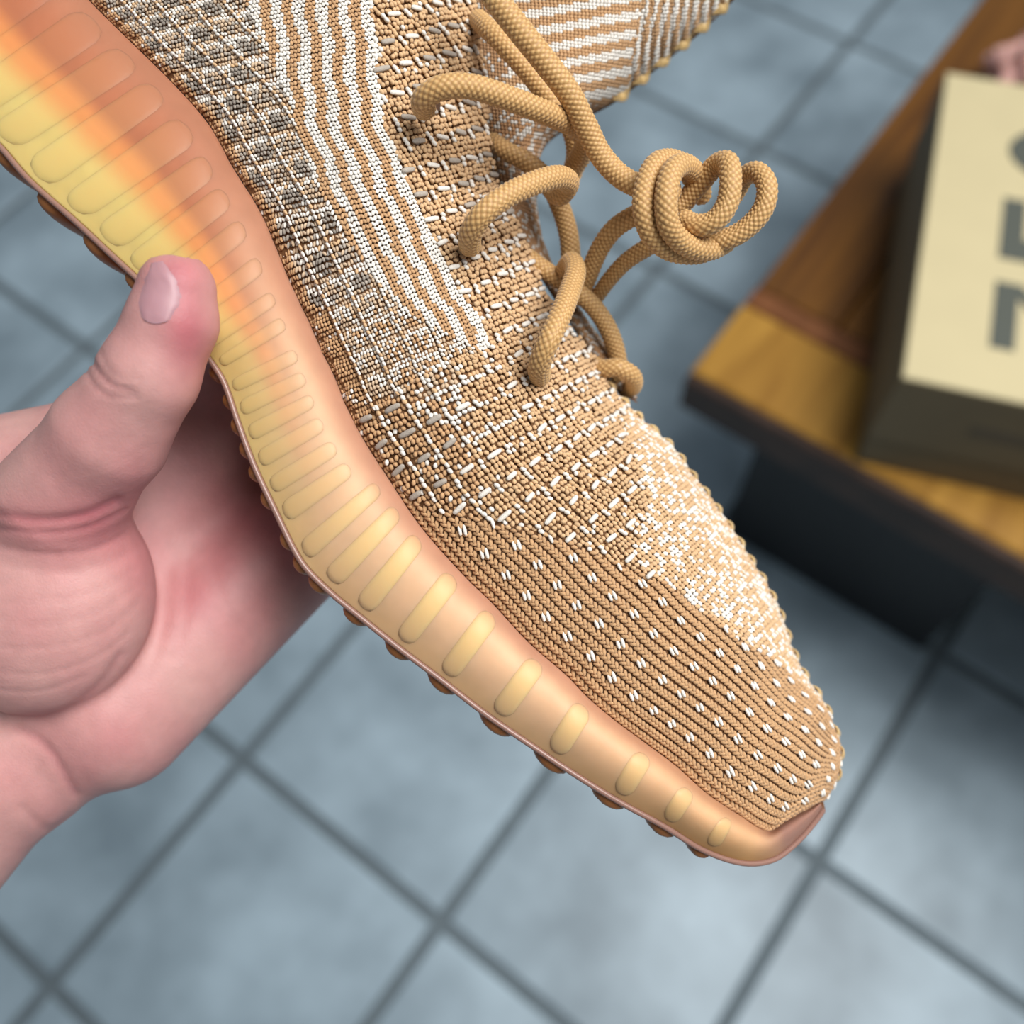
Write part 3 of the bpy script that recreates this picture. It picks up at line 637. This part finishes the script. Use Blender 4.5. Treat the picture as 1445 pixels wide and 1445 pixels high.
# ---- laces
LC1, LC2 = np.array(s2l((218, 177, 116))), np.array(s2l((160, 114, 62)))
def lace(paths, name, rad=16, wscale=1.0):
    VV, FF, CC = [], [], []; off = 0
    for path, r0, r1 in paths:
        P0 = np.array(path, float); Lp = lin(P0)
        d = np.linalg.norm(np.diff(Lp, axis=0), axis=1); t = np.concatenate([[0], np.cumsum(d)]); n = int(t[-1]/1.5); Tn = np.linspace(0, t[-1], n)
        m = np.zeros_like(Lp); m[1:-1] = (Lp[2:]-Lp[:-2])/(t[2:]-t[:-2])[:, None]; m[0] = (Lp[1]-Lp[0])/d[0]; m[-1] = (Lp[-1]-Lp[-2])/d[-1]
        k = np.clip(np.searchsorted(t, Tn)-1, 0, len(Lp)-2); h = (t[k+1]-t[k])[:, None]; x = ((Tn-t[k])/h[:, 0])[:, None]
        C = (2*x**3-3*x**2+1)*Lp[k]+(x**3-2*x**2+x)*h*m[k]+(-2*x**3+3*x**2)*Lp[k+1]+(x**3-x**2)*h*m[k+1]
        # rotation-minimising frame
        tg = norm(np.gradient(C, axis=0)); a = np.zeros_like(C); a[0] = norm(np.cross(tg[0], [0, 0, 1.]) if abs(tg[0][2]) < .9 else np.cross(tg[0], [1., 0, 0]))
        for i in range(1, n):
            v = a[i-1]-tg[i]*(a[i-1]@tg[i]); a[i] = v/np.linalg.norm(v)
        b = np.cross(tg, a); NAr = 17; seg = 85; th = np.arange(seg)/seg
        r = np.interp(np.linspace(0, 1, n), [0, 1], [r0, r1]); e = np.minimum(Tn, t[-1]-Tn); r = r*np.sqrt(np.clip(1-(1-np.clip(e/12, 0, 1))**2, .02, 1))
        arcl = Tn/8.0
        A_, L_ = np.meshgrid(th*NAr, arcl)
        p1 = np.cos(pi*(A_/2+L_)); p2 = np.cos(pi*(A_/2-L_)); bumpv = np.power(np.abs(p1*p2), .6)
        rr = r[:, None]+(bumpv-.6)*2.3
        V = C[:, None]+(a[:, None]*np.cos(2*pi*th)[None, :, None]+b[:, None]*np.sin(2*pi*th)[None, :, None])*rr[..., None]
        cc = LC2+(LC1-LC2)*np.clip(bumpv, 0, 1)[..., None]  # braid gaps painted darker, groove shade in the cord colour
        VV.append(V.reshape(-1, 3)); FF.append(gridF(n, seg, True, off)); CC.append(cc.reshape(-1, 3)); off += n*seg
    return build(name, world(np.concatenate(VV)), np.concatenate(FF), M_lace, shoe, col=np.concatenate(CC))
lace([([(668,-60,40),(690,-15,50),(722,28,48),(765,82,35),(803,132,15),(828,180,-10),(846,216,-25),(872,246,-30),(900,262,-25),(935,268,-15),(960,275,-20)],17.5,16)], 'lace')
lace([([(672,25,-110),(690,42,-60),(715,68,-45),(748,105,-50),(782,148,-60),(812,182,-75),(835,205,-110)],14.5,14.5)], 'lace')
lace([([(600,158,20),(598,140,62),(622,124,80),(662,122,78),(710,136,58),(760,155,25),(800,172,-25),(826,188,-70),(822,215,-120),(806,240,-160)],16,16)], 'lace')
lace([([(800,165,-125),(812,200,-150),(812,228,-165),(800,262,-175)],16,16)], 'lace')
lace([([(664,352,-5),(664,330,42),(680,304,66),(712,278,62),(752,259,35),(786,250,0),(802,258,-45),(790,275,-85),(775,262,-120)],15.5,16)], 'lace')
lace([([(690,196,-150),(712,212,-125),(742,228,-120),(770,252,-130),(790,290,-150),(803,335,-165),(806,385,-180)],14,15.5)], 'lace')
lace([([(762,535,-30),(762,512,22),(776,478,42),(793,440,20),(806,405,-25),(812,384,-55),(806,370,-95),(795,385,-130)],15.5,15)], 'lace')
lace([([(738,358,-140),(764,378,-135),(800,402,-140),(835,430,-155),(860,468,-175),(872,510,-200),(868,540,-220)],14,14.5)], 'lace')
lace([([(832,512,-185),(850,520,-160),(873,519,-150),(892,530,-165),(893,545,-200),(878,552,-235)],14,14)], 'lace')
lace([([(935,290,-60),(900,302,-80),(868,322,-100),(846,352,-130),(828,395,-165),(815,430,-190)],15,14)], 'lace')
lace([([(955,325,-60),(920,345,-90),(885,368,-125),(862,392,-150),(843,418,-175),(830,440,-195)],14,11)], 'lace')
lace([([(985,262,-70),(962,232,-35),(932,228,5),(915,250,28),(908,290,38),(918,328,26),(945,352,2),(985,357,-22),(1010,345,-48)],15.5,15.5),
      ([(990,285,-60),(985,252,-25),(966,233,15),(948,243,45),(940,280,58),(944,318,46),(966,344,18),(1000,352,-12),(1030,338,-45)],15.5,15.5),
      ([(950,300,-40),(968,282,-35),(990,256,-18),(1012,232,5),(1027,230,28),(1031,256,40),(1026,288,38),(1008,312,30),(982,318,18),(958,306,0)],14.5,15.5),
      ([(1020,300,-60),(1040,268,-50),(1052,248,-25),(1069,243,0),(1082,262,15),(1078,292,14),(1058,318,4),(1028,336,-8),(990,338,-22),(955,318,-40)],13.5,15.5)], 'lace_knot')
# eyelets: dark rings, shade of the holes painted as colour
M_hole = mat('eyelet_hole_shade', s2l((70, 46, 30)), .95)
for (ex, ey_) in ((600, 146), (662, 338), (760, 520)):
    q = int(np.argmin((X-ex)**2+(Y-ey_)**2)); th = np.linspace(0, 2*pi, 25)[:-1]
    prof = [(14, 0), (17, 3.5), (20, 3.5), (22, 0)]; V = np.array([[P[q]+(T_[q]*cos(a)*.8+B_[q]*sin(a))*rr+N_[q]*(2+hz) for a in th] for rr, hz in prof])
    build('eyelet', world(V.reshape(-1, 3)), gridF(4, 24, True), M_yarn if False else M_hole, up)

# ------------------------------------------------------------------ hand
def smin(a, b, k): h = np.clip(.5+.5*(b-a)/k, 0, 1); return b*(1-h)+a*h-k*h*(1-h)
def capsule(Q, a, b, ra, rb):
    a, b = lin(np.array(a, float)), lin(np.array(b, float)); ab = b-a; t = np.clip(((Q-a)@ab)/(ab@ab), 0, 1).astype(np.float32)
    return np.linalg.norm(Q-a-t[..., None]*ab, axis=-1)-(ra+(rb-ra)*t)
def ellip(Q, c, r, R=None):
    q = Q-lin(np.array(c, float)); q = q@R if R is not None else q; r = np.array(r, float); k0 = np.linalg.norm(q/r, axis=-1); k1_ = np.linalg.norm(q/(r*r), axis=-1)
    return k0*(k0-1)/(k1_+1e-9)
def rotz(d): a = radians(d); return np.array([[cos(a), -sin(a), 0], [sin(a), cos(a), 0], [0, 0, 1.]])
def hand_sdf(Q):
    d = capsule(Q, (249, 411, 100), (243, 452, 96), 51, 57)                     # thumb tip
    d = smin(d, capsule(Q, (243, 455, 94), (210, 528, 82), 58, 64), 12)
    d = smin(d, capsule(Q, (210, 530, 80), (158, 612, 42), 64, 76), 14)
    d = smin(d, capsule(Q, (148, 620, 34), (88, 705, -20), 74, 94), 26)
    d = smin(d, ellip(Q, (70, 850, -75), (150, 172, 120), rotz(20)), 34)        # thenar
    d = smin(d, capsule(Q, (100, 655, -160), (-60, 700, -170), 98, 112), 22)    # index metacarpal seen behind the thumb
    p = capsule(Q, (400, 778, -315), (160, 1002, -185), 112, 126)                # outer palm
    p = smin(p, capsule(Q, (322, 588, -345), (170, 860, -240), 105, 120), 50)
    p = smin(p, capsule(Q, (200, 640, -260), (80, 900, -200), 90, 120), 50)
    d = smin(d, p, 16)
    d = smin(d, ellip(Q, (48, 1058, -175), (150, 118, 108), rotz(-38)), 34)
    d = smin(d, capsule(Q, (0, 1088, -165), (-210, 1340, -170), 114, 124), 34)
    d = smin(d, capsule(Q, (-210, 1340, -170), (-800, 1950, -190), 122, 175), 40)
    fing = [((215, 590, -310), (250, 500, -470), (330, 420, -590), (440, 380, -610)), ((290, 640, -330), (350, 600, -500), (440, 520, -620), (560, 470, -630)),
            ((360, 710, -340), (420, 690, -500), (520, 620, -620), (640, 570, -630)), ((420, 790, -330), (470, 780, -470), (560, 720, -600), (660, 680, -620))]
    for n, f in enumerate(fing):
        r = [50, 52, 50, 44][n]
        g_ = capsule(Q, f[0], f[1], r+6, r); g_ = smin(g_, capsule(Q, f[1], f[2], r, r-4), 8); g_ = smin(g_, capsule(Q, f[2], f[3], r-4, r-10), 8)
        d = smin(d, g_, 12)
    return d
def surface_nets(lo, hi, st):
    ax = [np.arange(lo[k], hi[k]+st, st, dtype=np.float32) for k in range(3)]; nx, ny, nz = map(len, ax)
    Vl = np.zeros((nx, ny, nz), np.float32)
    for i in range(0, nx, 16):
        g_ = np.stack(np.meshgrid(ax[0][i:i+16], ax[1], ax[2], indexing='ij'), -1); Vl[i:i+16] = hand_sdf(g_)
    ins = Vl < 0; C_ = np.zeros((nx-1, ny-1, nz-1), np.int8)
    for a in (0, 1):
        for b in (0, 1):
            for c in (0, 1): C_ += ins[a:nx-1+a, b:ny-1+b, c:nz-1+c]
    act = (C_ > 0) & (C_ < 8); idx = -np.ones(act.shape, np.int64); idx[act] = np.arange(act.sum())
    ijk = np.argwhere(act); Pv = np.array(lo)+(ijk+.5)*st
    F = []
    for d in range(3):
        s1 = [slice(None)]*3; s2 = [slice(None)]*3; s1[d] = slice(0, -1); s2[d] = slice(1, None)
        e = ins[tuple(s1)] != ins[tuple(s2)]; fl = ins[tuple(s1)]; pos = np.argwhere(e); u_, v_ = (d+1) % 3, (d+2) % 3
        ok = (pos[:, u_] > 0) & (pos[:, v_] > 0) & (pos[:, u_] < e.shape[u_]-1) & (pos[:, v_] < e.shape[v_]-1); pos = pos[ok]; f_ = fl[tuple(pos.T)]
        def cel(du, dv): p = pos.copy(); p[:, u_] += du; p[:, v_] += dv; return idx[tuple(p.T)]
        q = np.stack([cel(-1, -1), cel(0, -1), cel(0, 0), cel(-1, 0)], 1); q[~f_] = q[~f_][:, ::-1]; F.append(q)
    F = np.concatenate(F); F = F[(F >= 0).all(1)]
    return Pv, F
def sdf_grad(Pv):
    e = 1.0; return np.stack([hand_sdf(Pv+np.eye(3)[k]*e)-hand_sdf(Pv-np.eye(3)[k]*e) for k in range(3)], 1)/(2*e)
Pv, Fh = surface_nets((-1960, -330, -700), (120, 1650, 160), 6.6)
for _ in range(3): g_ = sdf_grad(Pv); Pv = Pv-g_*(hand_sdf(Pv)/((g_**2).sum(1)+1e-6))[:, None]
# relax vertices along the surface
for _ in range(2):
    acc = np.zeros_like(Pv); cnt = np.zeros(len(Pv))
    for a in range(4):
        for b in (1, 3): np.add.at(acc, Fh[:, a], Pv[Fh[:, (a+b) % 4]]); np.add.at(cnt, Fh[:, a], 1)
    Pv = Pv*.5+.5*acc/np.maximum(cnt, 1)[:, None]; g_ = sdf_grad(Pv); Pv = Pv-g_*(hand_sdf(Pv)/((g_**2).sum(1)+1e-6))[:, None]
nh = norm(sdf_grad(Pv)); ph = unlin(Pv)
def poly_d(px, poly):
    D = crom(poly, 60); best = np.full(len(px), 1e9); 
    for a, b in zip(D[:-1], D[1:]):
        ab = b-a; t = np.clip(((px-a)@ab)/(ab@ab+1e-9), 0, 1); best = np.minimum(best, np.linalg.norm(px-a-t[:, None]*ab, axis=1))
    return best
disp = np.zeros(len(Pv)); red = np.zeros(len(Pv)); front = nh[:, 2] > .05
CR = [([(128,508),(140,528),(160,545),(186,552)],4.5,3.6), ([(120,520),(134,545),(158,560),(190,560)],3.5,2.6), ([(142,498),(152,520),(172,535),(196,536)],3,2.0), 
      ([(0,728),(60,735),(120,728),(165,708)],8,4.5), ([(-30,742),(50,752),(120,746),(180,720)],5,3), ([(172,925),(140,968),(90,1004),(20,1014)],7,3), ([(0,1018),(60,1050),(105,1120)],7,4),
      ([(238,800),(232,880),(205,960)],9,1.6), ([(262,790),(262,860),(250,930)],8,1.6), ([(30,1140),(70,1170),(100,1150)],6,2), ([(300,800),(318,860),(350,900)],10,1.6), ([(-10,770),(60,782),(130,776),(190,748)],4,2.0),
      ([(0,850),(70,850),(140,832),(195,800)],3,1.3), ([(0,878),(80,880),(150,858),(200,820)],3,1.3), ([(0,915),(80,912),(150,890),(195,850)],3,1.3), ([(0,950),(70,950),(140,925),(185,890)],3,1.3), ([(0,975),(60,975),(120,955)],3,1.2), ([(10,800),(80,808),(150,795),(200,770)],3,1.2)]
for k in range(15):
    yb = 612+k*8+random.uniform(-3, 3); CR.append(([(60+k, yb+18), (120, yb+10), (175, yb-8), (205, yb-26)], 1.8, .35))
for pts, wd, dp in CR:
    dd = poly_d(ph[:, :2], pts); gss = np.exp(-(dd/wd)**2); disp -= np.where(front, gss*dp, 0); red = np.maximum(red, gss*np.clip((dp-1.7)/7, 0, .6)*front)
ell = lambda cx, cy, rx, ry: np.exp(-(((ph[:, 0]-cx)/rx)**2+((ph[:, 1]-cy)/ry)**2))
Pv2 = Pv+nh*disp[:, None]
sk = np.array(s2l((198, 152, 146))); rd = np.array(s2l((180, 98, 106))); pk = np.array(s2l((222, 160, 162)))
rk = np.clip(red*.5+.75*ell(262, 470, 40, 70)+.5*ell(250, 385, 40, 30)+.45*ell(60, 745, 130, 50)+.5*ell(300, 760, 150, 160)+.35*ell(150, 1060, 110, 60), 0, 1)[:, None]  # palm redness, deepened to paint in shade beside the sole
mot = np.zeros(len(Pv))
for fx, fy, fz, am in ((.021, .013, .017, .5), (-.014, .027, .02, .4), (.045, .031, -.03, .25), (-.06, .052, .04, .2)): mot += am*np.sin(Pv[:, 0]*fx+Pv[:, 1]*fy+Pv[:, 2]*fz+fx*900)
rk = np.clip(rk + .16*mot[:, None] + .08, 0, 1)
ch_ = sk*(1-rk)+rd*rk
hand = build('hand', world(Pv2), Fh, M_skin, None, True, ch_, origin=world(lin(np.array([60., 900, -150]))))
hand['label'] = 'bare left hand gripping the gum sole, thumb on top, palm open'; hand['category'] = 'hand'
# thumb nail: patch lying on the thumb
def surf_h(px, py):
    hgrid = np.linspace(170, -100, 271); Qn = lin(np.stack([np.full(271, px), np.full(271, py), hgrid], 1)); d = hand_sdf(Qn); k = np.argmax(d < 0); return hgrid[k]
nl = np.array([(216,371),(193,425)]); nr = np.array([(258,418),(228,461)])
e1 = crom([(213,371),(201,396),(192,425),(197,446)], 16); e2 = crom([(231,368),(247,390),(259,418),(243,450)], 16)
e3 = e1; NN = []
for a in range(16):
    rowp = []
    for b in np.linspace(0, 1, 12):
        p = e1[a]*(1-b)+e2[a]*b
        if a > 10: p = p + np.array([-.6, 2.2])*(a-10)*sin(pi*b)*.8
        hz = surf_h(*p); e_ = min(b, 1-b, 1)*12; rowp.append(lin(np.array([p[0], p[1], hz+2.4*min(1, e_/2)-.3])))
    NN.append(rowp)
NN = np.array(NN); NN[..., 2] = NN[..., 2]
build('thumb_nail', world(NN.reshape(-1, 3)), gridF(16, 12), M_nail, hand)
print('floats', nfl, 'hand verts', len(Pv))
